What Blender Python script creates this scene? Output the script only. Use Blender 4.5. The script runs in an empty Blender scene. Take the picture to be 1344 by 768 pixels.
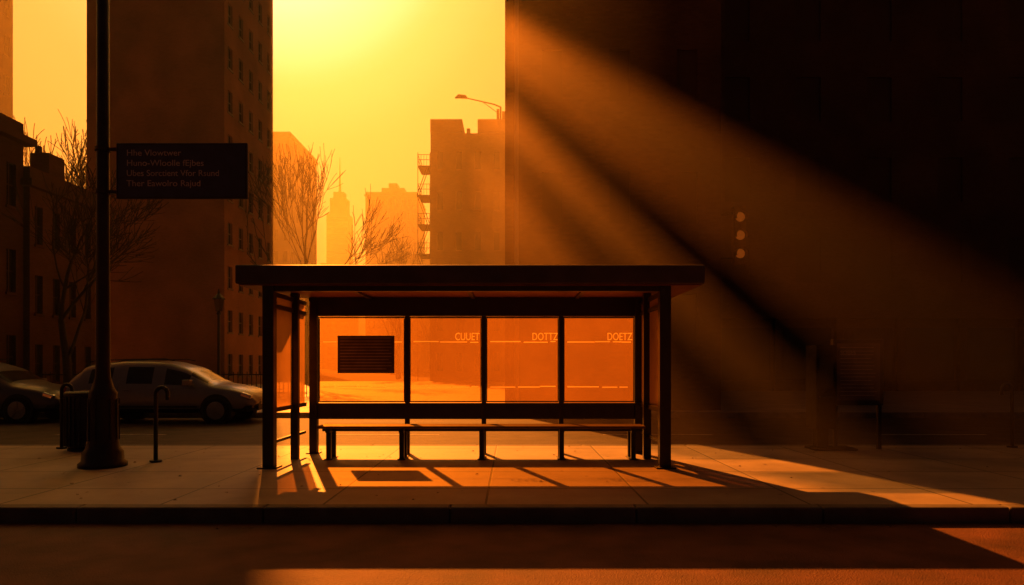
import bpy, math, random
from mathutils import Vector, Matrix
random.seed(7)
scene=bpy.context.scene
scene.view_settings.view_transform='Standard'
scene.view_settings.look='None'
scene.view_settings.exposure=0
SX=0.35; SZ=0.72
SUN=Vector((-SX,1.0,SZ)).normalized()
# ---------------------------------------------------------------- materials
def newmat(name):
    m=bpy.data.materials.new(name); m.use_nodes=True
    nt=m.node_tree; b=nt.nodes.get('Principled BSDF'); return m,nt,b
def pmat(name,col,rough=0.7,metal=0.0,var=0.25,scale=6.0,bump=0.15,spec=0.5,bscale=40):
    m,nt,b=newmat(name)
    tc=nt.nodes.new('ShaderNodeTexCoord')
    n=nt.nodes.new('ShaderNodeTexNoise'); n.inputs['Scale'].default_value=scale; n.inputs['Detail'].default_value=6
    nt.links.new(tc.outputs['Object'],n.inputs['Vector'])
    r=nt.nodes.new('ShaderNodeValToRGB')
    r.color_ramp.elements[0].position=0.3; r.color_ramp.elements[1].position=0.7
    r.color_ramp.elements[0].color=(*[c*(1-var) for c in col],1)
    r.color_ramp.elements[1].color=(*[min(1,c*(1+var)) for c in col],1)
    nt.links.new(n.outputs['Fac'],r.inputs['Fac']); nt.links.new(r.outputs['Color'],b.inputs['Base Color'])
    b.inputs['Roughness'].default_value=rough; b.inputs['Metallic'].default_value=metal
    b.inputs['Specular IOR Level'].default_value=spec
    if bump>0:
        n2=nt.nodes.new('ShaderNodeTexNoise'); n2.inputs['Scale'].default_value=bscale; n2.inputs['Detail'].default_value=4
        nt.links.new(tc.outputs['Object'],n2.inputs['Vector'])
        bp=nt.nodes.new('ShaderNodeBump'); bp.inputs['Strength'].default_value=bump; bp.inputs['Distance'].default_value=0.02
        nt.links.new(n2.outputs['Fac'],bp.inputs['Height']); nt.links.new(bp.outputs['Normal'],b.inputs['Normal'])
    return m
def brickmat(name,c1,c2,mortar,bw=0.22,bh=0.075):
    m,nt,b=newmat(name)
    tc=nt.nodes.new('ShaderNodeTexCoord'); sp=nt.nodes.new('ShaderNodeSeparateXYZ'); nt.links.new(tc.outputs['Object'],sp.inputs[0])
    ad=nt.nodes.new('ShaderNodeMath'); ad.operation='ADD'; nt.links.new(sp.outputs['X'],ad.inputs[0]); nt.links.new(sp.outputs['Y'],ad.inputs[1])
    cb=nt.nodes.new('ShaderNodeCombineXYZ'); nt.links.new(ad.outputs[0],cb.inputs['X']); nt.links.new(sp.outputs['Z'],cb.inputs['Y'])
    br=nt.nodes.new('ShaderNodeTexBrick'); nt.links.new(cb.outputs[0],br.inputs['Vector'])
    br.inputs['Scale'].default_value=1; br.inputs['Brick Width'].default_value=bw; br.inputs['Row Height'].default_value=bh
    br.inputs['Mortar Size'].default_value=0.008
    br.inputs['Color1'].default_value=(*c1,1); br.inputs['Color2'].default_value=(*c2,1); br.inputs['Mortar'].default_value=(*mortar,1)
    n=nt.nodes.new('ShaderNodeTexNoise'); n.inputs['Scale'].default_value=0.4; n.inputs['Detail'].default_value=7
    nt.links.new(tc.outputs['Object'],n.inputs['Vector'])
    mr=nt.nodes.new('ShaderNodeMapRange'); mr.inputs[1].default_value=.3; mr.inputs[2].default_value=.7; mr.inputs[3].default_value=.65; mr.inputs[4].default_value=1.2
    nt.links.new(n.outputs['Fac'],mr.inputs[0])
    mx=nt.nodes.new('ShaderNodeVectorMath'); mx.operation='SCALE'
    nt.links.new(br.outputs['Color'],mx.inputs[0]); nt.links.new(mr.outputs[0],mx.inputs['Scale'])
    nt.links.new(mx.outputs[0],b.inputs['Base Color']); b.inputs['Roughness'].default_value=.9
    b.inputs['Specular IOR Level'].default_value=.2
    return m
def slabmat():
    m,nt,b=newmat('concrete_slabs')
    tc=nt.nodes.new('ShaderNodeTexCoord')
    mp=nt.nodes.new('ShaderNodeMapping'); mp.inputs['Location'].default_value=(.26,-.3,0)
    nt.links.new(tc.outputs['Object'],mp.inputs[0])
    br=nt.nodes.new('ShaderNodeTexBrick'); br.offset=0; nt.links.new(mp.outputs[0],br.inputs['Vector'])
    br.inputs['Scale'].default_value=1; br.inputs['Brick Width'].default_value=1.6; br.inputs['Row Height'].default_value=1.22
    br.inputs['Mortar Size'].default_value=0.014; br.inputs['Mortar Smooth'].default_value=.3
    br.inputs['Color1'].default_value=(.40,.32,.26,1); br.inputs['Color2'].default_value=(.33,.26,.21,1); br.inputs['Mortar'].default_value=(.05,.045,.04,1)
    n=nt.nodes.new('ShaderNodeTexNoise'); n.inputs['Scale'].default_value=1.3; n.inputs['Detail'].default_value=9; n.inputs['Roughness'].default_value=.65
    nt.links.new(tc.outputs['Object'],n.inputs['Vector'])
    mr=nt.nodes.new('ShaderNodeMapRange'); mr.inputs[1].default_value=.3; mr.inputs[2].default_value=.7; mr.inputs[3].default_value=.6; mr.inputs[4].default_value=1.15
    nt.links.new(n.outputs['Fac'],mr.inputs[0])
    # gum spots / stains
    vo=nt.nodes.new('ShaderNodeTexVoronoi'); vo.inputs['Scale'].default_value=2.3; nt.links.new(tc.outputs['Object'],vo.inputs['Vector'])
    vr=nt.nodes.new('ShaderNodeMapRange'); vr.inputs[1].default_value=.045; vr.inputs[2].default_value=.065; vr.inputs[3].default_value=.45; vr.inputs[4].default_value=1
    nt.links.new(vo.outputs['Distance'],vr.inputs[0])
    mm=nt.nodes.new('ShaderNodeMath'); mm.operation='MULTIPLY'; nt.links.new(mr.outputs[0],mm.inputs[0]); nt.links.new(vr.outputs[0],mm.inputs[1])
    mx=nt.nodes.new('ShaderNodeVectorMath'); mx.operation='SCALE'
    nt.links.new(br.outputs['Color'],mx.inputs[0]); nt.links.new(mm.outputs[0],mx.inputs['Scale'])
    nt.links.new(mx.outputs[0],b.inputs['Base Color'])
    b.inputs['Specular IOR Level'].default_value=.8
    r2=nt.nodes.new('ShaderNodeMapRange'); r2.inputs[3].default_value=.45; r2.inputs[4].default_value=.72
    nt.links.new(n.outputs['Fac'],r2.inputs[0]); nt.links.new(r2.outputs[0],b.inputs['Roughness'])
    n2=nt.nodes.new('ShaderNodeTexNoise'); n2.inputs['Scale'].default_value=70; n2.inputs['Detail'].default_value=5
    nt.links.new(tc.outputs['Object'],n2.inputs['Vector'])
    iv=nt.nodes.new('ShaderNodeMath'); iv.operation='MULTIPLY_ADD'; iv.inputs[1].default_value=-1.5
    nt.links.new(br.outputs['Fac'],iv.inputs[0]); nt.links.new(n2.outputs['Fac'],iv.inputs[2])
    bp=nt.nodes.new('ShaderNodeBump'); bp.inputs['Strength'].default_value=.35; bp.inputs['Distance'].default_value=.012
    nt.links.new(iv.outputs[0],bp.inputs['Height']); nt.links.new(bp.outputs['Normal'],b.inputs['Normal'])
    return m
def glassmat(name,tcol,dcol,fac,rough=.5):
    # tinted translucent film laminated on glass
    m=bpy.data.materials.new(name); m.use_nodes=True; nt=m.node_tree
    nt.nodes.remove(nt.nodes['Principled BSDF']); out=nt.nodes['Material Output']
    tr=nt.nodes.new('ShaderNodeBsdfTransparent'); tr.inputs[0].default_value=(*tcol,1)
    tl=nt.nodes.new('ShaderNodeBsdfTranslucent')
    tc=nt.nodes.new('ShaderNodeTexCoord'); n=nt.nodes.new('ShaderNodeTexNoise'); n.inputs['Scale'].default_value=1.3; n.inputs['Detail'].default_value=8
    nt.links.new(tc.outputs['Object'],n.inputs['Vector'])
    r=nt.nodes.new('ShaderNodeValToRGB'); r.color_ramp.elements[0].position=.3; r.color_ramp.elements[1].position=.7
    r.color_ramp.elements[0].color=(*[c*.75 for c in dcol],1); r.color_ramp.elements[1].color=(*dcol,1)
    nt.links.new(n.outputs['Fac'],r.inputs[0]); nt.links.new(r.outputs[0],tl.inputs[0])
    mx=nt.nodes.new('ShaderNodeMixShader'); mx.inputs[0].default_value=fac
    nt.links.new(tr.outputs[0],mx.inputs[1]); nt.links.new(tl.outputs[0],mx.inputs[2])
    gl=nt.nodes.new('ShaderNodeBsdfGlossy'); gl.inputs['Roughness'].default_value=.1
    mx2=nt.nodes.new('ShaderNodeMixShader'); mx2.inputs[0].default_value=.04
    nt.links.new(mx.outputs[0],mx2.inputs[1]); nt.links.new(gl.outputs[0],mx2.inputs[2])
    nt.links.new(mx2.outputs[0],out.inputs['Surface']); return m
M={}
M['slab']=slabmat()
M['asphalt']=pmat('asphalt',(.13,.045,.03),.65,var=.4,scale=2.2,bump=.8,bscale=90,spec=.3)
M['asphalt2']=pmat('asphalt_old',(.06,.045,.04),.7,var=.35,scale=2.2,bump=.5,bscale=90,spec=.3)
M['ground']=pmat('earth',(.07,.06,.05),.9,scale=.3)
M['kerb']=pmat('kerb_stone',(.14,.12,.11),.7,scale=4)
M['frame']=pmat('dark_painted_steel',(.022,.02,.022),.42,var=.3,scale=8,bump=.05)
M['fascia']=pmat('roof_fascia',(.06,.05,.055),.5,var=.3,scale=3,bump=.05)
M['soffit']=pmat('soffit_panel',(.20,.08,.05),.6,scale=3)
M['film']=glassmat('orange_film_glass',(1.0,.74,.26),(.52,.25,.07),.46)
M['sidefilm']=glassmat('orange_side_film',(1.0,.6,.2),(1.0,.50,.14),.85)
M['etch']=glassmat('frosted_lettering',(1,1,1),(.95,.95,.95),.98)
M['wood']=pmat('bench_wood',(.14,.075,.04),.45,scale=12,bump=.2)
M['signblue']=pmat('navy_enamel',(.04,.055,.13),.45,var=.2,bump=.03)
M['signtext']=pmat('faded_lettering',(.5,.5,.52),.6,bump=0)
M['paper']=pmat('notice_sheet',(.12,.09,.085),.6,bump=0)
M['paperline']=pmat('notice_print',(.4,.33,.27),.7,bump=0)
M['iron']=pmat('cast_iron',(.025,.023,.024),.5,var=.3,bump=.15)
M['mast']=pmat('painted_mast',(.03,.028,.025),.95,var=.3,bump=.1,spec=.1)
M['binm']=pmat('bin_steel',(.03,.03,.032),.5,bump=.1)
M['brown']=brickmat('brown_brick',(.24,.13,.085),(.19,.10,.07),(.2,.16,.13))
M['tan']=brickmat('tan_brick',(.32,.16,.10),(.27,.14,.085),(.27,.20,.15))
M['red']=brickmat('red_brick',(.16,.08,.06),(.12,.06,.045),(.14,.11,.09))
M['dark']=brickmat('dark_brick',(.13,.075,.055),(.10,.055,.045),(.10,.075,.065))
M['stone']=pmat('limestone',(.26,.23,.2),.85,scale=.6,bump=.2)
M['conc']=pmat('tower_concrete',(.25,.22,.2),.85,scale=.3,bump=.1)
M['wframe']=pmat('window_frames',(.16,.14,.12),.6,bump=0)
M['bark']=pmat('bark',(.055,.042,.033),.9,scale=12,bump=.4,bscale=25)
M['leaf']=pmat('dry_leaf',(.16,.08,.035),.7,var=.5,scale=3,bump=0)
M['tyre']=pmat('tyre_rubber',(.015,.015,.015),.85,bump=.1)
M['rim']=pmat('alloy_rim',(.35,.34,.33),.35,metal=.8,bump=0,var=.1)
M['paint']=pmat('car_paint_silver',(.30,.28,.27),.3,metal=.5,bump=0,var=.05)
M['paint2']=pmat('car_paint_grey',(.16,.15,.15),.33,metal=.5,bump=0,var=.05)
M['plastic']=pmat('black_plastic',(.02,.02,.02),.6,bump=.05)
M['redlens']=pmat('red_lens',(.35,.02,.015),.25,bump=0)
M['amber']=pmat('amber_lens',(.5,.18,.03),.3,bump=0)
M['amber'].node_tree.nodes['Principled BSDF'].inputs['Emission Color'].default_value=(1,.2,.02,1)
M['amber'].node_tree.nodes['Principled BSDF'].inputs['Emission Strength'].default_value=.13
M['yellowhouse']=pmat('signal_housing',(.16,.08,.025),.6,bump=.05,spec=.2)
def wg(name,c0,c1):
    m,nt,b=newmat(name); b.inputs['Roughness'].default_value=.12
    tc=nt.nodes.new('ShaderNodeTexCoord'); n=nt.nodes.new('ShaderNodeTexNoise'); n.inputs['Scale'].default_value=.8
    nt.links.new(tc.outputs['Object'],n.inputs['Vector'])
    r=nt.nodes.new('ShaderNodeValToRGB'); r.color_ramp.elements[0].color=(*c0,1); r.color_ramp.elements[1].color=(*c1,1)
    nt.links.new(n.outputs['Fac'],r.inputs[0]); nt.links.new(r.outputs[0],b.inputs['Base Color']); return m
M['glass']=wg('window_glass',(.01,.01,.012),(.07,.06,.055))
M['blind']=pmat('drawn_blinds',(.085,.055,.042),.7,var=.15,scale=.8,bump=0,spec=.2)
def hl():
    m,nt,b=newmat('headlamp_glass'); b.inputs['Base Color'].default_value=(.7,.7,.7,1); b.inputs['Roughness'].default_value=.1; b.inputs['Metallic'].default_value=.6; return m
M['lamp']=hl()
# ---------------------------------------------------------------- mesh builder
class MB:
    def __init__(s): s.v=[]; s.f=[]; s.m=[]
    def quad(s,a,b,c,d,mi=0):
        i=len(s.v); s.v+= [tuple(a),tuple(b),tuple(c),tuple(d)]; s.f.append((i,i+1,i+2,i+3)); s.m.append(mi)
    def box(s,x0,x1,y0,y1,z0,z1,mi=0,rot=None,c=None):
        i=len(s.v)
        P=[(x0,y0,z0),(x1,y0,z0),(x1,y1,z0),(x0,y1,z0),(x0,y0,z1),(x1,y0,z1),(x1,y1,z1),(x0,y1,z1)]
        if rot is not None:
            c=Vector(c) if c is not None else Vector(((x0+x1)/2,(y0+y1)/2,(z0+z1)/2))
            P=[tuple(rot@(Vector(p)-c)+c) for p in P]
        s.v+=P
        for f in [(0,3,2,1),(4,5,6,7),(0,1,5,4),(1,2,6,5),(2,3,7,6),(3,0,4,7)]:
            s.f.append(tuple(i+k for k in f)); s.m.append(mi)
    def tube(s,pts,rads,n=8,mi=0,cap=True):
        rings=[]
        for k,p in enumerate(pts):
            p=Vector(p)
            if k==0: d=Vector(pts[1])-p
            elif k==len(pts)-1: d=p-Vector(pts[k-1])
            else: d=Vector(pts[k+1])-Vector(pts[k-1])
            if d.length<1e-6: d=Vector((0,0,1))
            d.normalize()
            a=d.orthogonal().normalized() if abs(d.z)<.95 else (Vector((1,0,0))-d*d.x).normalized()
            if k>0:
                a=(pa-d*pa.dot(d)); a=a.normalized() if a.length>1e-4 else d.orthogonal().normalized()
            pa=a; b=d.cross(a); i=len(s.v); r=rads[k]
            for j in range(n):
                t=2*math.pi*j/n; s.v.append(tuple(p+a*r*math.cos(t)+b*r*math.sin(t)))
            rings.append(i)
        for k in range(len(rings)-1):
            for j in range(n):
                s.f.append((rings[k]+j,rings[k]+(j+1)%n,rings[k+1]+(j+1)%n,rings[k+1]+j)); s.m.append(mi)
        if cap:
            s.f.append(tuple(rings[0]+j for j in reversed(range(n)))); s.m.append(mi)
            s.f.append(tuple(rings[-1]+j for j in range(n))); s.m.append(mi)
    def obj(s,name,mats,parent=None,smooth=False,bevel=0,loc=None,fixn=False):
        me=bpy.data.meshes.new(name); me.from_pydata(s.v,[],s.f)
        for m in mats: me.materials.append(m)
        for p,mi in zip(me.polygons,s.m): p.material_index=mi; p.use_smooth=smooth
        if fixn:
            import bmesh
            bm=bmesh.new(); bm.from_mesh(me); bmesh.ops.recalc_face_normals(bm,faces=bm.faces); bm.to_mesh(me); bm.free()
        me.update(); o=bpy.data.objects.new(name,me); scene.collection.objects.link(o)
        if parent: o.parent=parent
        if loc: o.location=loc
        if bevel>0:
            b=o.modifiers.new('bevel','BEVEL'); b.width=bevel; b.segments=2; b.limit_method='ANGLE'
        return o
def empty(name,loc=(0,0,0),rz=0):
    e=bpy.data.objects.new(name,None); scene.collection.objects.link(e); e.location=loc; e.rotation_euler[2]=rz; e.empty_display_size=.2; return e
def text(name,body,size,loc,mat,parent,rot=(math.pi/2,0,0),ext=.001,sx=1.0):
    c=bpy.data.curves.new(name,'FONT'); c.body=body; c.size=size; c.extrude=ext; c.materials.append(mat)
    o=bpy.data.objects.new(name,c); scene.collection.objects.link(o); o.location=loc; o.rotation_euler=rot; o.scale=(sx,1,1); o.parent=parent; return o
# ---------------------------------------------------------------- ground
b=MB(); b.quad((-1500,-300,-.175),(1500,-300,-.175),(1500,2500,-.175),(-1500,2500,-.175)); b.obj('ground',[M['ground']])
KF=6.76; KB=11.72; FK=20.1
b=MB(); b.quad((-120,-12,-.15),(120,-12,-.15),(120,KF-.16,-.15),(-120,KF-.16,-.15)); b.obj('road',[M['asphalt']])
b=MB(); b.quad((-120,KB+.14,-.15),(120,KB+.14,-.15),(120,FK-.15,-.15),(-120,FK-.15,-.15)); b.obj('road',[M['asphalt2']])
b=MB(); b.box(-120,120,KF+.003,KB-.003,-.16,0); b.obj('sidewalk',[M['slab']])
b=MB()
x=-60
while x<60:
    b.box(x+.004,x+1.796,KF-.16,KF,-.17,.004); b.box(x+.004,x+1.796,KB,KB+.14,-.17,.004); x+=1.8
b.obj('kerb',[M['kerb']],bevel=.02)
b=MB(); b.box(-120,120,FK,60,-.16,0); b.obj('sidewalk',[M['slab']])
b=MB(); x=-60
while x<60:
    b.box(x+.004,x+1.796,FK-.15,FK-.003,-.17,.004); x+=1.8
b.obj('kerb',[M['kerb']],bevel=.02)
b=MB(); x=-40
while x<40:
    b.box(x,x+2.4,15.0,15.12,-.149,-.145); x+=6
b.obj('lane_marking',[pmat('worn_road_paint',(.3,.28,.25),.7,var=.5,scale=9)])
# fallen leaves
rl=random.Random(4); b=MB()
for k in range(260):
    if k%2: x=rl.uniform(-7,8); y=KF-.16-abs(rl.gauss(0,.12))-.02; z=-.146
    else: x=rl.uniform(-8,9); y=rl.uniform(6.9,11.6); z=.006
    s_=rl.uniform(.012,.032); a=rl.uniform(0,6.28); ca,sa=math.cos(a),math.sin(a); h=rl.uniform(.002,.014)
    b.quad((x-s_*ca,y-s_*sa,z),(x+s_*.5*sa,y-s_*.5*ca,z+h),(x+s_*ca,y+s_*sa,z+.001),(x-s_*.5*sa,y+s_*.5*ca,z+h*.6))
b.obj('fallen_leaves',[M['leaf']])
# ---------------------------------------------------------------- bus shelter
S=empty('bus_shelter')
FY=9.18; BY=10.7; XL=-3.245; XR=2.04
b=MB()
for x in (XL,XR): b.box(x-.075,x+.075,FY-.07,FY+.07,0,2.43)          # front posts
for x in (XL+.06,XR-.06): b.box(x-.055,x+.055,10.02,10.12,0,2.43)    # mid posts
for x in (-3.09,1.97): b.box(x-.06,x+.06,BY-.06,BY+.06,0,2.43)       # back corner posts
b.obj('posts',[M['frame']],S,bevel=.008)
b=MB()
for x in (XL,XR): 
    b.box(x-.13,x+.13,FY-.13,FY+.13,.003,.02)
for x in (-3.09,1.97): b.box(x-.1,x+.1,BY-.1,BY+.1,.003,.018)
b.obj('foot_plates',[M['frame']],S,bevel=.004)
b=MB()
b.box(-3.66,2.55,9.05,10.84,2.45,2.70)
b.obj('roof',[M['fascia']],S,bevel=.02)
b=MB(); b.box(-3.62,2.51,9.08,10.8,2.43,2.447); b.obj('soffit',[M['soffit']],S)
b=MB(); 
for x in (-2.2,-.6,1.0): b.box(x-.03,x+.03,9.24,10.6,2.395,2.428)
b.box(XL+.08,XR-.08,9.13,9.23,2.36,2.428)
b.obj('roof_ribs',[M['frame']],S)
b=MB()
b.box(-3.028,1.908,BY-.05,BY+.05,2.14,2.428)        # top beam
b.box(-3.028,1.908,BY-.04,BY+.04,.535,.785)          # lower rail
for x in (-1.632,-.438,.765): b.box(x-.035,x+.035,BY-.045,BY+.045,.0,2.138)
b.obj('back_frame',[M['frame']],S,bevel=.006)
panels=[(-3.01,-1.67),(-1.595,-.476),(-.4,.727),(.803,1.905)]
b=MB()
for a,c in panels: b.quad((a,BY,.788),(c,BY,.788),(c,BY,2.137),(a,BY,2.137))
b.obj('back_glass',[M['film']],S)
b=MB()
for a,c in panels:
    for z0 in (.8,2.105): b.box(a,c,BY-.022,BY-.008,z0,z0+.018)
    for xx in (a,c-.016): b.box(xx,xx+.016,BY-.022,BY-.008,.82,2.1)
b.obj('glass_gaskets',[M['frame']],S)
b=MB()
random.seed(3)
for i,(a,c) in enumerate(panels):
    for z0 in (1.73,1.03):
        x=a+.06
        while x<c-.08:
            w=random.uniform(.12,.5); w=min(w,c-.05-x)
            zz=z0+random.uniform(-.007,.007); b.quad((x,BY-.009,zz),(x+w,BY-.009,zz),(x+w,BY-.009,zz+.014),(x,BY-.009,zz+.014))
            x+=w+random.uniform(.0,.05)
b.obj('frosted_lines',[M['etch']],S)
# cut-vinyl lettering applied to the sunny face of the glass
text('lettering','CUUET',.165,(-.89,BY-.012,1.765),M['etch'],S,ext=0,sx=.72)
text('lettering','DOTTZ',.165,(.31,BY-.012,1.765),M['etch'],S,ext=0,sx=.72)
text('lettering','DOETZ',.165,(1.48,BY-.012,1.765),M['etch'],S,ext=0,sx=.72)
b=MB(); b.box(-2.71,-1.83,BY-.05,BY-.014,1.25,1.835); b.obj('notice_board',[M['paper']],S,bevel=.006)
b=MB()
for k in range(11):
    z=1.79-k*.048
    b.box(-2.67,-1.87-random.uniform(0,.12)*(k%3==1),BY-.053,BY-.0505,z,z+.014)
b.obj('notice_print',[M['paperline']],S)
for sx,x in ((0,XL+.03),(1,XR-.03)):
    b=MB()
    for y0,y1 in ((FY+.075,10.015),(10.125,BY-.065)):
        b.quad((x,y0,.80),(x,y1,.80),(x,y1,2.30),(x,y0,2.30))
    b.obj('side_glass',[M['sidefilm']],S)
    b=MB()
    for y0,y1 in ((FY+.072,10.018),(10.122,BY-.062)):
        for z0 in (.74,2.14,2.30): b.box(x-.03,x+.03,y0,y1,z0,z0+.06)
        b.box(x-.02,x+.02,y0,y1,.32,.36)
    b.obj('side_rails',[M['frame']],S)
# bench
Bn=empty('bench')
b=MB()
for k in range(4): b.box(-2.82,1.93,9.88+k*.105,9.88+k*.105+.09,.455,.495)
b.obj('seat',[M['wood']],Bn,bevel=.008)
b=MB()
for x in (-2.66,-1.6,-.44,.72,1.76):
    b.box(x-.035,x+.035,9.93,9.99,0.0,.40); b.box(x-.035,x+.035,10.19,10.25,0,.40); b.box(x-.035,x+.035,9.88,10.29,.40,.452)
    b.box(x-.06,x+.06,9.90,10.28,.0025,.015)
b.box(-2.78,1.89,10.04,10.12,.405,.45)
b.obj('legs',[M['frame']],Bn,bevel=.006)
# ---------------------------------------------------------------- lamp post + sign
P=empty('street_lamp',(-5.56,9.32,0))
def lathe(prof,n=20):
    b=MB(); b.tube([(0,0,z) for r,z in prof],[r for r,z in prof],n=n); return b
prof=[(.30,0),(.30,.05),(.26,.08),(.25,.2),(.21,.25),(.19,.34),(.185,.8),(.17,.95),(.175,1.0),(.14,1.05),(.11,1.15),(.095,1.22),(.09,1.3),(.082,3.0),(.075,8.2)]
b=lathe(prof); b.obj('pole',[M['iron']],P,smooth=True)
b=MB()
for k in range(12):
    a=k*math.pi/6; b.box(-.012,.012,-.20,-.185,.36,.92,rot=Matrix.Rotation(a,3,'Z'),c=(0,0,0))
b.obj('flutes',[M['iron']],P)
b=MB(); pts=[(0,0,8.1),(0,-.1,8.5),(0,-.7,8.8),(0,-1.5,8.85)]; b.tube(pts,[.05,.045,.04,.04]); 
b.box(-.15,.15,-2.1,-1.45,8.78,8.92); b.obj('arm_and_head',[M['iron']],P,bevel=.01)
b=MB()
for z in (3.70,4.28): b.tube([(0,0,z),(0,0,z+.05)],[.1,.1],n=16); b.box(.08,.24,-.015,.015,z+.005,z+.045)
b.obj('sign_brackets',[M['iron']],P)
G=empty('street_sign',(-5.56,9.32,0))
b=MB(); b.box(.19,1.97,-.02,.02,3.63,4.39); b.obj('panel',[M['signblue']],G,bevel=.01)
b=MB()
for z in (3.645,4.365): b.box(.2,1.96,-.024,-.0205,z,z+.01)
for x in (.205,1.945): b.box(x,x+.01,-.024,-.0205,3.66,4.36)
b.obj('border',[M['frame']],G)
for k,t in enumerate(['Hhe Vlowtwer','Huno-Wloolle fEjbes','Ubes Sorctient Vfor Rsund','Ther Eawolro Rajud']):
    text('lettering',t,.118,(.33,-.0215,4.215-k*.138),M['signtext'],G,ext=.001,sx=1.05 if k!=2 else .98)
# ---------------------------------------------------------------- litter bin
T=empty('litter_bin',(-6.95,11.15,0))
b=MB()
pr=[(.20,.03),(.235,.06),(.25,.3),(.265,.85),(.29,.88),(.29,.93),(.25,.95),(.235,.93),(.22,.6)]
b.tube([(0,0,z) for r,z in pr],[r for r,z in pr],n=24); b.obj('drum',[M['binm']],T,smooth=False)
b=MB()
for k in range(24):
    a=k*math.pi/12; b.box(-.012,.012,-.287,-.262,.08,.87,rot=Matrix.Rotation(a,3,'Z'),c=(0,0,0))
b.obj('slats',[M['iron']],T)
b=MB(); b.tube([(0,0,0),(0,0,.04)],[.24,.24],n=24); b.obj('base',[M['iron']],T)
def cane(name,x,y,h=1.08,dirx=1):
    e=empty(name,(x,y,0)); b=MB()
    pts=[(0,0,0),(0,0,h-.12)]; 
    for k in range(1,9):
        a=math.pi*k/8; pts.append((dirx*(.085-.085*math.cos(a)),0,h-.12+.1*math.sin(a)))
    pts.append((dirx*.17,0,h-.2)); b.tube(pts,[.028]*len(pts),n=12); b.obj('hoop',[M['iron']],e,smooth=True)
    b=MB(); b.tube([(0,0,.003),(0,0,.03)],[.08,.08],n=16); b.obj('flange',[M['iron']],e)
cane('bike_hitch',-5.05,9.72); cane('bike_hitch',-7.42,11.3); cane('bike_hitch',8.35,11.45,dirx=-1)
# ---------------------------------------------------------------- information kiosk (right)
K=empty('information_board',(0,11.25,0))
b=MB(); b.box(5.25,6.07,-.05,.05,.72,1.80); b.obj('board',[M['frame']],K,bevel=.01)
b=MB(); b.box(5.31,6.01,-.056,-.0505,.80,1.73); b.obj('sheet',[M['paper']],K)
b=MB()
for k in range(14): b.box(5.36,5.96-.1*random.random(),-.0595,-.0565,1.66-k*.06,1.668-k*.06)
b.obj('print',[M['paperline']],K)
text('lettering','SOBES',.09,(5.36,-.0575,1.55),M['paperline'],K)
b=MB(); 
for x in (5.3,6.02): b.box(x-.03,x+.03,-.03,.03,0,.72)
b.obj('legs',[M['frame']],K,bevel=.005)
K2=empty('newspaper_box',(0,11.2,0))
b=MB(); b.box(4.88,5.2,-.2,.2,.35,1.7); b.box(4.95,5.13,-.1,.1,.04,.35); b.box(4.86,5.55,-.22,.22,.0,.04); b.obj('cabinet',[M['mast']],K2,bevel=.015)
b=MB(); b.box(4.93,5.15,-.21,-.2025,1.0,1.5); b.obj('window',[M['glass']],K2)
b=MB(); b.box(4.93,5.15,-.225,-.205,.85,.88); b.obj('handle',[M['binm']],K2)
# ---------------------------------------------------------------- traffic signal
TS=empty('traffic_signal',(7.9,24.5,-.7))
b=MB(); b.tube([(-.65,0,.7),(-.65,0,1.0),(-.65,0,1.05),(-.65,0,8.3)],[.16,.16,.09,.07],n=12)
b.tube([(-.65,0,7.4),(.0,0,7.5)],[.035,.03]); b.tube([(-.65,0,5.9),(.0,0,5.9)],[.03,.03]); b.obj('mast',[M['mast']],TS,smooth=True)
b=MB(); b.box(-.02,.42,-.15,.15,5.65,7.75); b.obj('housing',[M['yellowhouse']],TS,bevel=.03)
b=MB(); b2=MB()
for k in range(3):
    z=7.35-k*.65
    b.tube([(.2,-.152,z),(.2,-.175,z)],[.17,.16],n=20)
    n=12
    for j in range(n):
        a0=math.radians(-20+220*j/n); a1=math.radians(-20+220*(j+1)/n)
        b2.quad((.2+.2*math.cos(a0),-.152,z+.2*math.sin(a0)),(.2+.2*math.cos(a1),-.152,z+.2*math.sin(a1)),(.2+.2*math.cos(a1),-.42,z-.03+.2*math.sin(a1)),(.2+.2*math.cos(a0),-.42,z-.03+.2*math.sin(a0)))
b.obj('lenses',[M['amber']],TS,smooth=True); b2.obj('visors',[M['yellowhouse']],TS)
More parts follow.
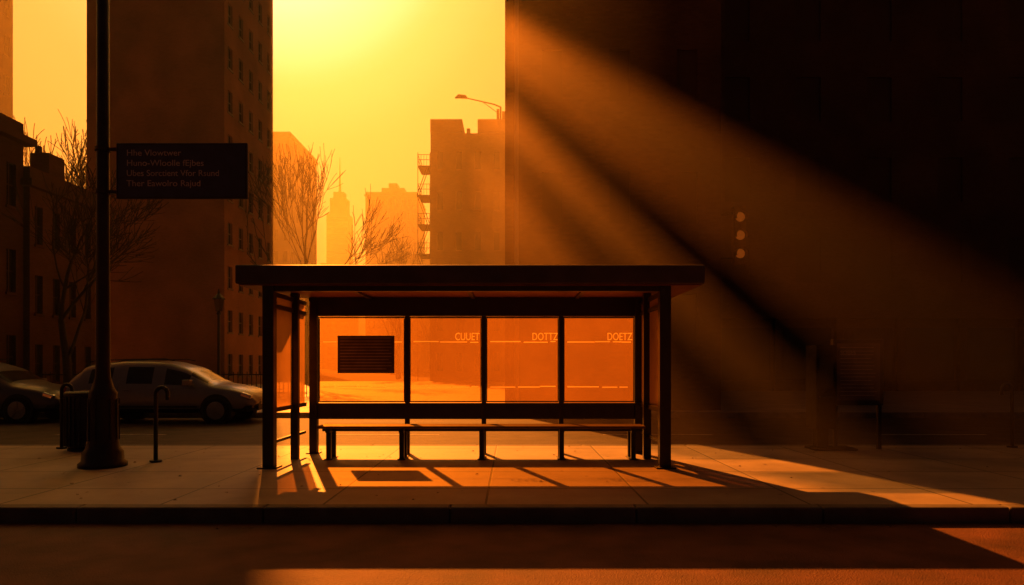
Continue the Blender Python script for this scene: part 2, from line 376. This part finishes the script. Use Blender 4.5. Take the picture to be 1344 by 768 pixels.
# ---------------------------------------------------------------- cars
def car(name,loc,paint,L=1.0):
    e=empty(name,loc)
    st=[(-2.52,.48,.80,.84,.74,.62),(-2.46,.33,.98,1.03,.86,.70),(-2.3,.27,1.04,1.28,.91,.68),(-2.02,.25,1.05,1.50,.93,.67),(-1.9,.25,1.05,1.55,.93,.67),
        (-1.05,.25,1.04,1.63,.94,.69),(-.93,.25,1.03,1.64,.94,.69),(.02,.25,1.01,1.63,.94,.69),(.14,.25,1.01,1.61,.94,.69),(.66,.25,1.0,1.47,.94,.68),(.76,.25,1.0,1.42,.94,.68),
        (1.36,.25,.98,1.07,.93,.72),(1.5,.25,.96,1.03,.93,.74),(2.05,.26,.88,.96,.91,.72),(2.38,.29,.76,.84,.86,.66),(2.53,.38,.64,.70,.76,.58),(2.57,.46,.56,.60,.68,.5)]
    b=MB(); R=[]
    for x,zb,zt,zr,w,wt in st:
        half=[(0,zb),(.86*w,zb),(.985*w,zb+.10),(w,(zb+zt)*.52),(.965*w,zt-.015),(wt+.02,zr-.07),(wt*.84,zr),(0,zr+.025)]
        ring=[(x,-y,z) for y,z in half]+[(x,y,z) for y,z in reversed(half[1:-1])]
        R.append(len(b.v)); b.v+=ring
    n=14
    for k in range(len(st)-1):
        xm=(st[k][0]+st[k+1][0])/2
        for j in range(n):
            jj=j if j<7 else 13-j
            mi=0
            pillar=(-2.02<xm<-1.9)or(-1.05<xm<-.93)or(.02<xm<.14)
            if jj==4 and -2.02<xm<.76 and not pillar: mi=1
            if jj in(5,6) and .76<xm<1.36: mi=1
            if jj in(5,6) and -2.46<xm<-2.02: mi=1
            if jj in (0,1): mi=2
            b.f.append((R[k]+j,R[k]+(j+1)%n,R[k+1]+(j+1)%n,R[k+1]+j)); b.m.append(mi)
    b.f.append(tuple(R[0]+j for j in reversed(range(n)))); b.m.append(0)
    b.f.append(tuple(R[-1]+j for j in range(n))); b.m.append(2)
    o=b.obj('body',[paint,M['glass'],M['plastic']],e,smooth=True)
    s=o.modifiers.new('s','SUBSURF'); s.levels=2; s.render_levels=2
    wh=[(-1.5,-1),(1.58,-1),(-1.5,1),(1.58,1)]
    b=MB(); t=MB(); r=MB()
    for wx,sd in wh:
        y=sd*.945
        b.tube([(wx,y-sd*.30,.36),(wx,y-sd*.012,.36)],[.415,.415],n=28)       # arch
        t.tube([(wx,y-sd*.22,.345),(wx,y-sd*.01,.345),(wx,y+sd*.008,.345),(wx,y+sd*.012,.345)],[.345,.345,.325,.24],n=32)
        r.tube([(wx,y+sd*.0125,.345),(wx,y+sd*.018,.345)],[.235,.225],n=28)
        for q in range(5):
            a=q*2*math.pi/5
            r.box(wx-.03,wx+.03,min(y+sd*.018,y+sd*.034),max(y+sd*.018,y+sd*.034),.365,.56,rot=Matrix.Rotation(a,3,'Y'),c=(wx,y,.345))
    b.obj('wheel_arches',[M['plastic']],e); t.obj('tyres',[M['tyre']],e); r.obj('rims',[M['rim']],e)
    b=MB()
    for sd in (-1,1):
        for x in (-.98,.08): b.box(x-.004,x+.004,sd*.936-.004,sd*.936+.004,.35,.98)
        b.box(-1.9,1.1,min(sd*.94,sd*.955),max(sd*.94,sd*.955),.42,.47)
        b.box(2.1,2.5,sd*.80-.05,sd*.80+.05,.40,.47)
    b.box(2.50,2.575,-.6,.6,.36,.50)
    b.obj('trim',[M['plastic']],e,bevel=.003)
    b=MB()
    for sd in (-1,1):
        for x in (-.82,.24): b.box(x,x+.17,min(sd*.935,sd*.965),max(sd*.935,sd*.965),.86,.895)
        b.box(.78,.98,min(sd*.93,sd*1.12),max(sd*.93,sd*1.12),1.0,1.15)
    b.obj('mirrors_handles',[paint],e,bevel=.02)
    b=MB()
    for sd in (-1,1):
        b.box(2.18,2.47,sd*.80-.075,sd*.80+.075,.66,.79,rot=Matrix.Rotation(math.radians(18),3,'Y'))
    b.obj('headlamps',[M['lamp']],e,bevel=.03)
    b=MB()
    for sd in (-1,1): b.box(-2.53,-2.36,sd*.79-.07,sd*.79+.07,.80,.96)
    b.obj('tail_lamps',[M['redlens']],e,bevel=.02)
    b=MB()
    for k in range(4): b.box(2.535,2.575,-.42,.42,.50+k*.035,.515+k*.035)
    b.obj('grille',[M['rim']],e)
    b=MB(); 
    for sd in (-1,1): b.tube([(-1.9,sd*.60,1.61),(-1.7,sd*.6,1.66),(.1,sd*.6,1.70),(.35,sd*.6,1.65)],[.015]*4,n=6)
    b.obj('roof_rails',[M['plastic']],e)
    return e
car('parked_car',(-9.3,18.8,-.15),M['paint'])
car('parked_car',(-14.55,18.9,-.15),M['paint2'])
# ---------------------------------------------------------------- facades
def facade(w,g,sil,O,U,N,W,H,cols,rows,fw=.5,fh=.55,z0=0,inset=.16,sill=True,mull=True):
    O=Vector(O);U=Vector(U);N=Vector(N);Z=Vector((0,0,1))
    cw=W/cols; ch=(H-z0)/rows
    xs=[0]; 
    for i in range(cols): xs+=[i*cw+cw*(1-fw)/2,i*cw+cw*(1+fw)/2]
    xs.append(W)
    zs=[0]
    for j in range(rows): zs+=[z0+j*ch+ch*(1-fh)*.45,z0+j*ch+ch*(1-fh)*.45+ch*fh]
    zs.append(H)
    P=lambda x,z,d=0: O+U*x+Z*z-N*d
    flip = U.cross(Z).dot(N)<0
    def q(m,a,b_,c,d): 
        m.quad(*( (a,b_,c,d) if not flip else (d,c,b_,a)))
    for j in range(len(zs)-1):
        if j%2==0: q(w,P(0,zs[j]),P(W,zs[j]),P(W,zs[j+1]),P(0,zs[j+1]))
        else:
            for i in range(0,len(xs)-1,2): q(w,P(xs[i],zs[j]),P(xs[i+1],zs[j]),P(xs[i+1],zs[j+1]),P(xs[i],zs[j+1]))
            for i in range(1,len(xs)-1,2):
                a,c,e,f=xs[i],xs[i+1],zs[j],zs[j+1]
                q(w,P(a,e),P(c,e),P(c,e,inset),P(a,e,inset)); q(w,P(a,f,inset),P(c,f,inset),P(c,f),P(a,f))
                q(w,P(a,e),P(a,e,inset),P(a,f,inset),P(a,f)); q(w,P(c,e,inset),P(c,e),P(c,f),P(c,f,inset))
                q(g,P(a,e,inset),P(c,e,inset),P(c,f,inset),P(a,f,inset))
                def bar(x0,x1,za,zb,d0,d1):
                    c8=[P(x,z,d) for z in (za,zb) for d in (d0,d1) for x in (x0,x1)]
                    k=len(sil.v); sil.v+=[tuple(v) for v in c8]
                    for fc in [(0,1,3,2),(4,6,7,5),(0,4,5,1),(2,3,7,6),(0,2,6,4),(1,5,7,3)]: sil.f.append(tuple(k+t for t in fc)); sil.m.append(0)
                if sill: bar(a-.06,c+.06,e-.12,e-.003,-.07,.05)
                if mull: bar(a,c,(e+f)/2-.03,(e+f)/2+.03,inset-.04,inset-.004); bar((a+c)/2-.03,(a+c)/2+.03,e,f,inset-.045,inset-.006)
def building(name,x0,x1,y0,y1,H,wall,front=(6,10),left=None,right=None,fw=.45,fh=.5,z0=0,par=.6,mull=True,trim=None,cornice=.25,glass=None,sill=True,inset=.16):
    e=empty(name,(0,0,0)); w=MB();g=MB();s=MB()
    kw=dict(mull=mull,sill=sill,inset=inset)
    if front: facade(w,g,s,(x0,y0,0),(1,0,0),(0,-1,0),x1-x0,H,front[0],front[1],fw,fh,z0,**kw)
    else: w.quad((x0,y0,0),(x1,y0,0),(x1,y0,H),(x0,y0,H))
    if right: facade(w,g,s,(x1,y0,0),(0,1,0),(1,0,0),y1-y0,H,right[0],right[1],fw,fh,z0,**kw)
    else: w.quad((x1,y0,0),(x1,y1,0),(x1,y1,H),(x1,y0,H))
    if left: facade(w,g,s,(x0,y1,0),(0,-1,0),(-1,0,0),y1-y0,H,left[0],left[1],fw,fh,z0,**kw)
    else: w.quad((x0,y1,0),(x0,y0,0),(x0,y0,H),(x0,y1,H))
    w.quad((x1,y1,0),(x0,y1,0),(x0,y1,H),(x1,y1,H)); w.quad((x0,y0,H),(x1,y0,H),(x1,y1,H),(x0,y1,H))
    w.obj('walls',[wall],e)
    if g.v: g.obj('windows',[glass or M['glass']],e)
    if s.v: s.obj('sills_and_bars',[trim or M['wframe']],e)
    c=MB(); k=cornice
    c.box(x0-k,x1+k,y0-k,y1+k,H+.004,H+.3); c.box(x0-.003,x1+.003,y0-.003,y0+.3,H+.304,H+.3+par); c.box(x0-.003,x0+.3,y0+.303,y1,H+.304,H+.3+par); c.box(x1-.3,x1+.003,y0+.303,y1,H+.304,H+.3+par)
    c.obj('cornice',[trim or wall],e)
    return e
building('apartment_tower',-28.1,-19.0,45.3,54.5,62,M['tan'],front=None,right=(5,21),fw=.42,fh=.5,left=None)
e=building('row_house',-34,-21.1,30,34.7,9.2,M['red'],front=(6,3),right=(4,3),fw=.42,fh=.55,trim=M['dark'],cornice=.3)
c=MB(); c.box(-22.5,-21.6,32,33.1,10.1,11.3); c.box(-22.4,-22.2,32.2,32.4,11.3,11.7); c.obj('chimney',[M['red']],e)
e=building('brick_house',-38,-21.3,25.5,29.9,11.0,M['dark'],front=(6,3),right=(3,3),fw=.38,fh=.5,trim=M['dark'],cornice=.35)
building('corner_building',-62,-46,60,63.2,36,M['dark'],front=(6,10),right=(2,10),trim=M['dark'],cornice=.8)
mb=building('loft_building',-7.13,-.5,60,74,21.2,M['brown'],front=(4,6),left=(5,6),fw=.3,fh=.45,par=.2,cornice=.0,trim=M['brown'],mull=False)
c=MB()
c.box(-7.14,-4.35,59.9,66,21.75,22.9); c.box(-3.0,-.52,59.9,66,21.75,22.9); c.box(-4.0,-3.7,60.5,61,21.75,22.3)
c.obj('roof_bulkheads',[M['brown']],mb)
fe=empty('fire_escape'); c=MB()
for k in range(7):
    z=3.4+k*2.6
    c.box(-8.35,-7.16,60.6,63.4,z,z+.06)
    for yy in (60.6,62,63.37): c.box(-8.35,-8.31,yy,yy+.04,z+.06,z+1.05)
    for zz in (.55,1.0): c.box(-8.35,-8.31,60.6,63.4,z+zz,z+zz+.04); c.box(-8.35,-7.16,60.58,60.62,z+zz,z+zz+.04)
    for q in range(5): c.box(-8.3+q*.25,-8.27+q*.25,60.58,60.61,z+.06,z+1.0)
    if k<6:
        c.box(-7.78,-7.72,60.7,60.74,z,z+2.75,rot=Matrix.Rotation(math.radians(20 if k%2 else -20),3,'Y'))
        c.box(-7.98,-7.92,60.7,60.74,z,z+2.75,rot=Matrix.Rotation(math.radians(20 if k%2 else -20),3,'Y'))
for xx in (-8.34,-7.25): c.box(xx,xx+.05,60.55,60.6,0,20.2)
c.obj('platforms_and_ladders',[M['iron']],fe)
L=empty('rooftop_lamp',(-1.0,60.3,22.9))
c=MB(); c.tube([(0,0,0),(0,0,1.2)],[.09,.08]); c.tube([(0,0,1.2),(-.6,0,1.45),(-3.0,0,2.0)],[.07,.06,.05]); c.tube([(0,0,.5),(-1.6,0,1.68)],[.03,.03])
c.tube([(-2.9,0,1.96),(-3.1,0,2.1),(-3.7,0,2.15),(-4.0,0,2.0)],[.05,.16,.18,.06],n=10); c.obj('arm',[M['iron']],L)
c=MB(); c.box(-.35,-.12,-.1,.1,0,1.0); c.box(.12,.45,-.1,.1,0,.8); c.obj('bracket',[M['iron']],L)
building('office_block',-46,-35.6,110,125,38.0,M['conc'],front=(7,11),right=(6,11),fw=.4,fh=.5,mull=False)
sk=empty('skyscraper'); c=MB()
c.box(-69,-61,255,263,0,58); c.box(-68,-62,256,262,58.01,64); c.box(-67,-63,257,261,64.01,66.5); c.box(-72,-60,258,268,0,40)
c.tube([(-65,259,66.5),(-65,259,70),(-65,259,80)],[.6,.35,.08],n=8); c.obj('shaft',[M['conc']],sk)
c=MB()
for k in range(26):
    c.box(-68.8,-61.2,254.93,254.995,3+k*2.1,4.1+k*2.1)
c.obj('window_bands',[M['glass']],sk)
dt=building('apartment_block',-34.2,-22.2,160,175,41.0,M['conc'],front=(9,13),fw=.4,fh=.5,mull=False)
c=MB(); c.box(-31,-25.6,163,170,41.8,43.6); c.box(-29.5,-27.5,164,168,43.61,45.0); c.obj('roof_plant',[M['conc']],dt)
building('warehouse',-70,-48,135,150,25,M['dark'],front=(10,7),mull=False)
building('warehouse',-22,4,120,140,20,M['dark'],front=(12,6),mull=False)
# right: corner tower
WY=21.0
cw=empty('corner_tower'); w=MB();g=MB();s=MB()
H=46
w.v+= [(-.22,WY+.6,0),(.08,WY+.6,0),(.2,WY,0),(-.22,WY+.6,H),(.08,WY+.6,H),(.2,WY,H),(-.22,38,0),(-.22,38,H),(6.4,WY,0),(6.4,WY,H),(6.4,38,0),(6.4,38,H)]
w.f+= [(0,1,4,3),(1,2,5,4),(6,0,3,7),(8,10,11,9),(3,4,5,9,11,7)]; w.m+=[0,1,0,0,0]
facade(w,g,s,(.2,WY,0),(1,0,0),(0,-1,0),6.2,H,3,12,.30,.42,1.0,mull=False,sill=False,inset=.09)
w.obj('walls',[M['dark'],M['stone']],cw); g.obj('windows',[M['blind']],cw)
building('department_store',6.41,60,37,60,44,M['dark'],front=(14,9),fw=.35,fh=.55,z0=5,trim=M['dark'],cornice=.6,glass=M['blind'],mull=False,sill=False,inset=.09)
c=MB()
for k in range(12):
    x=8+k*3.3
    c.box(x,x+2.6,36.93,36.99,.6,3.4); 
sf=empty('shop_front'); c.obj('windows',[M['glass']],sf)
c=MB(); c.box(6.6,48,36.5,36.98,3.9,4.3)
for k in range(13): c.box(7.5+k*3.3,7.9+k*3.3,36.75,36.98,0,3.9)
c.obj('pilasters_and_fascia',[M['dark']],sf)
# old style lamp
OL=empty('street_lamp',(-11.2,26.2,0)); 
pr=[(.2,0),(.2,.1),(.12,.2),(.1,.6),(.06,.75),(.05,3.3),(.09,3.35),(.05,3.45)]
lathe(pr,12).obj('post',[M['iron']],OL,smooth=True)
c=MB(); c.tube([(0,0,3.45),(0,0,3.9)],[.13,.2],n=6); c.obj('lantern',[M['glass']],OL)
c=MB(); c.tube([(0,0,3.9),(0,0,3.93),(0,0,4.12),(0,0,4.3)],[.25,.24,.06,.02],n=8); c.obj('cap',[M['iron']],OL)
F=empty('iron_fence'); c=MB(); x=-20.8
while x<-9: c.box(x,x+.03,29.98,30.01,0,1.1); x+=.2
c.box(-20.8,-9,29.97,29.978,.95,1.0); c.box(-20.8,-9,29.97,29.978,.15,.2); c.obj('railings',[M['iron']],F)
# ---------------------------------------------------------------- bare trees
def tree(name,loc,h,seed,lean=0,levels=5,up=.1,tip=.0014):
    rnd=random.Random(seed); b=MB(); rmin=h*tip
    def grow(p,d,l,r,lv):
        n=4; pts=[p]; rr=[max(r,rmin)]; q=Vector(p); dd=Vector(d)
        for k in range(n):
            dd=(dd+Vector((rnd.uniform(-.16,.16),rnd.uniform(-.16,.16),rnd.uniform(-.03,.12)))).normalized()
            q=q+dd*l/n; pts.append(q.copy()); rr.append(max(rmin*.8,r*(1-.4*(k+1)/n)))
        b.tube(pts,rr,n=7 if lv>3 else (5 if lv>1 else 3),cap=False)
        if lv==0: return
        for c in range(rnd.choice((3,4)) if lv>1 else 4):
            t=rnd.uniform(.35,1) if c else 1
            i=min(n,max(1,int(round(t*n)))); ang=rnd.uniform(.3,.75) if c else rnd.uniform(.05,.3); az=rnd.uniform(0,6.28)
            o=dd.orthogonal().normalized(); o=Matrix.Rotation(az,3,dd)@o
            nd=(dd*math.cos(ang)+o*math.sin(ang)); nd.z=max(nd.z,-.1)+up; nd.normalize()
            grow(pts[i],nd,l*rnd.uniform(.62,.82),rr[i]*(rnd.uniform(.45,.65) if c else .85),lv-1)
    grow(Vector((0,0,0)),Vector((lean,0,1)).normalized(),h*.30,h*.017,levels)
    zt=max(v[2] for v in b.v); k=h/zt
    b.v=[(v[0]*k,v[1]*k,v[2]*k) for v in b.v]
    b.obj(name,[M['bark']],None,smooth=True,loc=loc)
tree('bare_tree',(-16.8,26,0),9.5,11,-0.05,up=.0)
tree('bare_tree',(-33.0,50,0),20,5)
tree('bare_tree',(-14.9,50,0),18.3,17,tip=.0012,up=.18)
tree('bare_tree',(-11.6,70,0),15.5,8,up=.14)
tree('bare_tree',(-40.5,62,0),24,33)
# ---------------------------------------------------------------- haze
def volmat(name,col,dens,g,ab=1.0):
    m=bpy.data.materials.new(name); m.use_nodes=True; nt=m.node_tree; nt.nodes.remove(nt.nodes['Principled BSDF'])
    v=nt.nodes.new('ShaderNodeVolumeScatter'); v.inputs['Color'].default_value=(*col,1); v.inputs['Density'].default_value=dens; v.inputs['Anisotropy'].default_value=g
    a=nt.nodes.new('ShaderNodeVolumeAbsorption'); a.inputs['Color'].default_value=(*col,1); a.inputs['Density'].default_value=dens*ab
    ad=nt.nodes.new('ShaderNodeAddShader'); nt.links.new(v.outputs[0],ad.inputs[0]); nt.links.new(a.outputs[0],ad.inputs[1])
    nt.links.new(ad.outputs[0],nt.nodes['Material Output'].inputs['Volume']); return m
m=volmat('city_haze',(1,.85,.45),.0027,.6,1.1)
b=MB(); b.box(-110,110,12.6,300,-.14,50); b.obj('haze',[m])
# added haze volumes shaped as light shafts, sheared along the sun direction
D=empty('light_shafts')
def ap(w,u,y): return (w+SX*(WY-.05-y), y, u-SZ*(WY-.05-y))
bands=[(1.2,3.6,.016),(3.62,4.8,.030),(5.0,5.5,.014),(5.52,6.1,.038),(6.3,7.9,.050),(8.75,9.8,.066),(10.65,11.35,.038),(11.36,12.15,.068),(12.16,12.35,.042),(12.36,12.55,.018)]
for u0,u1,dn in bands:
    mm=volmat('shaft_haze',(1,.66,.3),dn,.5,.4)
    b=MB(); b.v+=[ap(w*(1 if y>10 else .5),u,y) for y in (WY-.1,6.2) for u in (u0,u1) for w in (-1.4,.08)]
    for f in [(0,1,3,2),(4,6,7,5),(0,4,5,1),(2,3,7,6),(0,2,6,4),(1,5,7,3)]: b.f.append(f); b.m.append(0)
    b.obj('light_shaft',[mm],D,fixn=True)
# ---------------------------------------------------------------- world
w=bpy.data.worlds.new('World'); scene.world=w; w.use_nodes=True; nt=w.node_tree
bg=nt.nodes['Background']; out=nt.nodes['World Output']
sky=nt.nodes.new('ShaderNodeTexSky'); sky.sky_type='NISHITA'; sky.sun_disc=False
sky.sun_elevation=math.asin(SUN.z); sky.sun_rotation=math.atan2(SUN.x,SUN.y); sky.dust_density=8; sky.air_density=2
tint=nt.nodes.new('ShaderNodeVectorMath'); tint.operation='MULTIPLY'; tint.inputs[1].default_value=(1.0,.36,.22)
nt.links.new(sky.outputs[0],tint.inputs[0]); nt.links.new(tint.outputs[0],bg.inputs['Color']); bg.inputs['Strength'].default_value=.008
tc=nt.nodes.new('ShaderNodeTexCoord'); nm=nt.nodes.new('ShaderNodeVectorMath'); nm.operation='NORMALIZE'; nt.links.new(tc.outputs['Generated'],nm.inputs[0])
dt=nt.nodes.new('ShaderNodeVectorMath'); dt.operation='DOT_PRODUCT'; dt.inputs[1].default_value=tuple(SUN); nt.links.new(nm.outputs[0],dt.inputs[0])
cr=nt.nodes.new('ShaderNodeValToRGB'); nt.links.new(dt.outputs['Value'],cr.inputs[0]); E=cr.color_ramp.elements
E[0].position=0; E[0].color=(.005,.003,.003,1); E[1].position=1; E[1].color=(1,1,.8,1)
for p,c in [(.5,(.015,.008,.006)),(.8,(.12,.065,.015)),(.89,(.38,.26,.045)),(.955,(.52,.39,.065)),(.975,(.68,.53,.11)),(.988,(1,.88,.38))]:
    x=E.new(p); x.color=(*c,1)
bg2=nt.nodes.new('ShaderNodeBackground'); bg2.inputs['Strength'].default_value=1.0; nt.links.new(cr.outputs[0],bg2.inputs['Color'])
sh=nt.nodes.new('ShaderNodeAddShader'); nt.links.new(bg.outputs[0],sh.inputs[0]); nt.links.new(bg2.outputs[0],sh.inputs[1]); nt.links.new(sh.outputs[0],out.inputs['Surface'])
# ---------------------------------------------------------------- sun
l=bpy.data.lights.new('sun','SUN'); l.energy=5; l.angle=math.radians(.5); l.color=(2.4,.58,.045)
o=bpy.data.objects.new('sun',l); scene.collection.objects.link(o); o.rotation_euler=SUN.to_track_quat('Z','Y').to_euler(); o.location=(-30,90,60)
# ---------------------------------------------------------------- camera
cd=bpy.data.cameras.new('camera'); cd.sensor_width=36; cd.lens=24.107; cd.shift_y=96/1344; cd.clip_end=4000; cd.clip_start=.05
co=bpy.data.objects.new('camera',cd); scene.collection.objects.link(co); co.location=(0,0,1.367); co.rotation_euler=(math.pi/2,0,0); scene.camera=co
